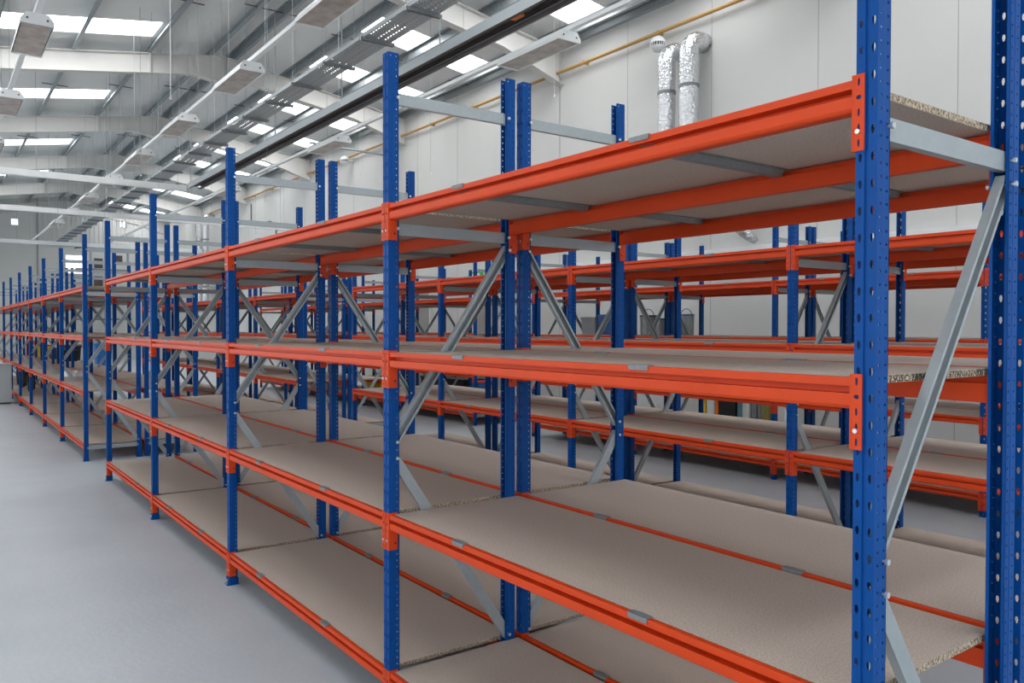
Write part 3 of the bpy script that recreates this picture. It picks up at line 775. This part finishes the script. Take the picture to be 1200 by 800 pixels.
# things on the second shelf of the farther run
gs = 'things left on the second shelf of the farther run'
def coil(x, y, z, R_, r_, m, n, name, label, cat, group=None, flat=True):
    b = MB()
    for k in range(n):
        rr = R_*(1-.08*k); dz = r_*(1+1.6*k)
        pts = [(rr*math.cos(2*PI*i/20), rr*math.sin(2*PI*i/20), dz+.01*math.sin(i)) for i in range(21)] if flat else [(rr*math.cos(2*PI*i/20), r_*2*k-.03, r_+R_+rr*math.sin(2*PI*i/20)) for i in range(21)]
        b.path(pts, r_, m, 7)
    return tag(b.build(name, None, (x, y, z), smooth=True), label, cat, group)
crate('tool_case', 25.6, 1.0, z2, .55, .35, .30, 'ybox', 'yellow and red tool case on the second shelf of the farther run', 'tool case', gs, lid='red')
crate('tool_case', 26.5, 1.05, z2, .6, .38, .28, 'black', 'black tool case on the second shelf, beside the yellow one', 'tool case', gs, lid='ybox')
crate('storage_crate', 28.0, .98, z2, .5, .38, .42, 'obox', 'orange crate on the second shelf far along the farther run', 'crate', gs)
crate('storage_crate', 28.7, 1.0, z2, .5, .38, .30, 'bluep', 'blue crate on the second shelf at the far end of the farther run', 'crate', gs)
sack(23.4, 1.1, z2, .5, .4, .30, 'dark', 'dark bag slumped on the second shelf between tool case and orange crate', gs, 'bag', 'canvas_bag')
crate('storage_crate', 21.6, 1.15, z2, .45, .36, .26, 'black', 'black crate on the second shelf of the farther run, nearest of the goods there', 'crate', gs)
def wheeled_bin(x, y, h, m, label):
    r = tag(empty('wheeled_bin', (x, y, 0)), label, 'bin', 'wheeled bins beyond the racks')
    b = MB(); vs = []
    for z, k in ((.10, .78), (h, 1)):
        for a, c in ((-1,-1),(1,-1),(1,1),(-1,1)): vs.append((a*.29*k, c*.27*k, z))
    b.add(vs, [(0,3,2,1),(4,5,6,7),(0,1,5,4),(1,2,6,5),(2,3,7,6),(3,0,4,7)], m); b.box(-.31, -.29, h-.05, .31, .29, h, m); b.build('bin_body', r)
    b = MB(); b.prism([(-.31, h+.005), (.30, h+.005), (.30, h+.03), (0, h+.07), (-.31, h+.03)], 'y', -.30, .30, m); b.build('bin_lid', r)
    for c in (-1, 1):
        b = MB(); b.tube((.20, c*.25, .10), (.20, c*.29, .10), .10, 'black', 14); b.build('wheel', r)
        b = MB(); b.box(-.22, c*.2-.02, 0, -.16, c*.2+.02, .11, 'black'); b.build('bin_foot', r)
wheeled_bin(31.2, 3.45, 1.16, 'bluep', 'tall blue wheeled bin on the far floor, seen between the rack ends')
wheeled_bin(33.4, 2.75, 1.05, 'black', 'black wheeled bin on the far floor, seen between the rack ends')
def film(x, y, z, label):
    b = MB(); N = 14; vs = []
    for j in range(N+1):
        for i in range(N+1):
            u, v = i/N-.5, j/N-.5; edge = 1-max(abs(u), abs(v))*2
            vs.append((u*.55+random.uniform(-.012, .012), v*.42+random.uniform(-.012, .012), .002+max(0, min(1, edge*3))*random.uniform(.02, .11)))
    fs = [(j*(N+1)+i, j*(N+1)+i+1, (j+1)*(N+1)+i+1, (j+1)*(N+1)+i) for j in range(N) for i in range(N)]
    b.add(vs, fs, 'film'); tag(b.build('plastic_film', None, (x, y, z)), label, 'plastic film')
film(14.6, .36, z2, 'crumpled clear plastic film lying on the second shelf of the farther run')
for k, (x, lab) in enumerate(((21.3, 'black hose coil on the bottom shelf, nearest of the three coils'), (22.9, 'black hose coil on the bottom shelf, between the other two coils'), (24.2, 'black hose coil on the bottom shelf, the farthest of the three'))):
    coil(x, .30, z1+.004, .21, .017, 'black', 4, 'hose_coil', lab, 'hose coil', 'hose coils on the bottom shelf', flat=False)

# ------------------------------------------------------------------ camera, light, colour
cam = bpy.data.cameras.new('camera'); co = bpy.data.objects.new('camera', cam); COL.objects.link(co)
cam.sensor_fit = 'HORIZONTAL'; cam.sensor_width = 36.0; cam.lens = 938.85*36/1200; cam.clip_end = 200; cam.clip_start = .05
f = Vector((0.8073761, -0.5897835, -0.0172991)); rt = Vector((-0.5898604, -0.8075049, 0.0007999)); up = Vector((0.0144409, -0.0095583, 0.99985))
mw = Matrix((rt, up, -f)).transposed()
co.matrix_world = Matrix.Translation((-.9643, 1.6918, 1.7722)) @ mw.to_4x4()
SC.camera = co
w = bpy.data.worlds.new('world'); SC.world = w; w.use_nodes = True
w.node_tree.nodes['Background'].inputs[0].default_value = (.8, .88, 1, 1); w.node_tree.nodes['Background'].inputs[1].default_value = 1.0
SC.view_settings.view_transform = 'Standard'; SC.view_settings.look = 'None'; SC.view_settings.gamma = 1; SC.view_settings.use_curve_mapping = False
SC.view_settings.exposure = 0.0
SC.cycles.max_bounces = 8; SC.cycles.diffuse_bounces = 6; SC.cycles.glossy_bounces = 3; SC.cycles.use_denoising = True
SC.cycles.sample_clamp_indirect = 6
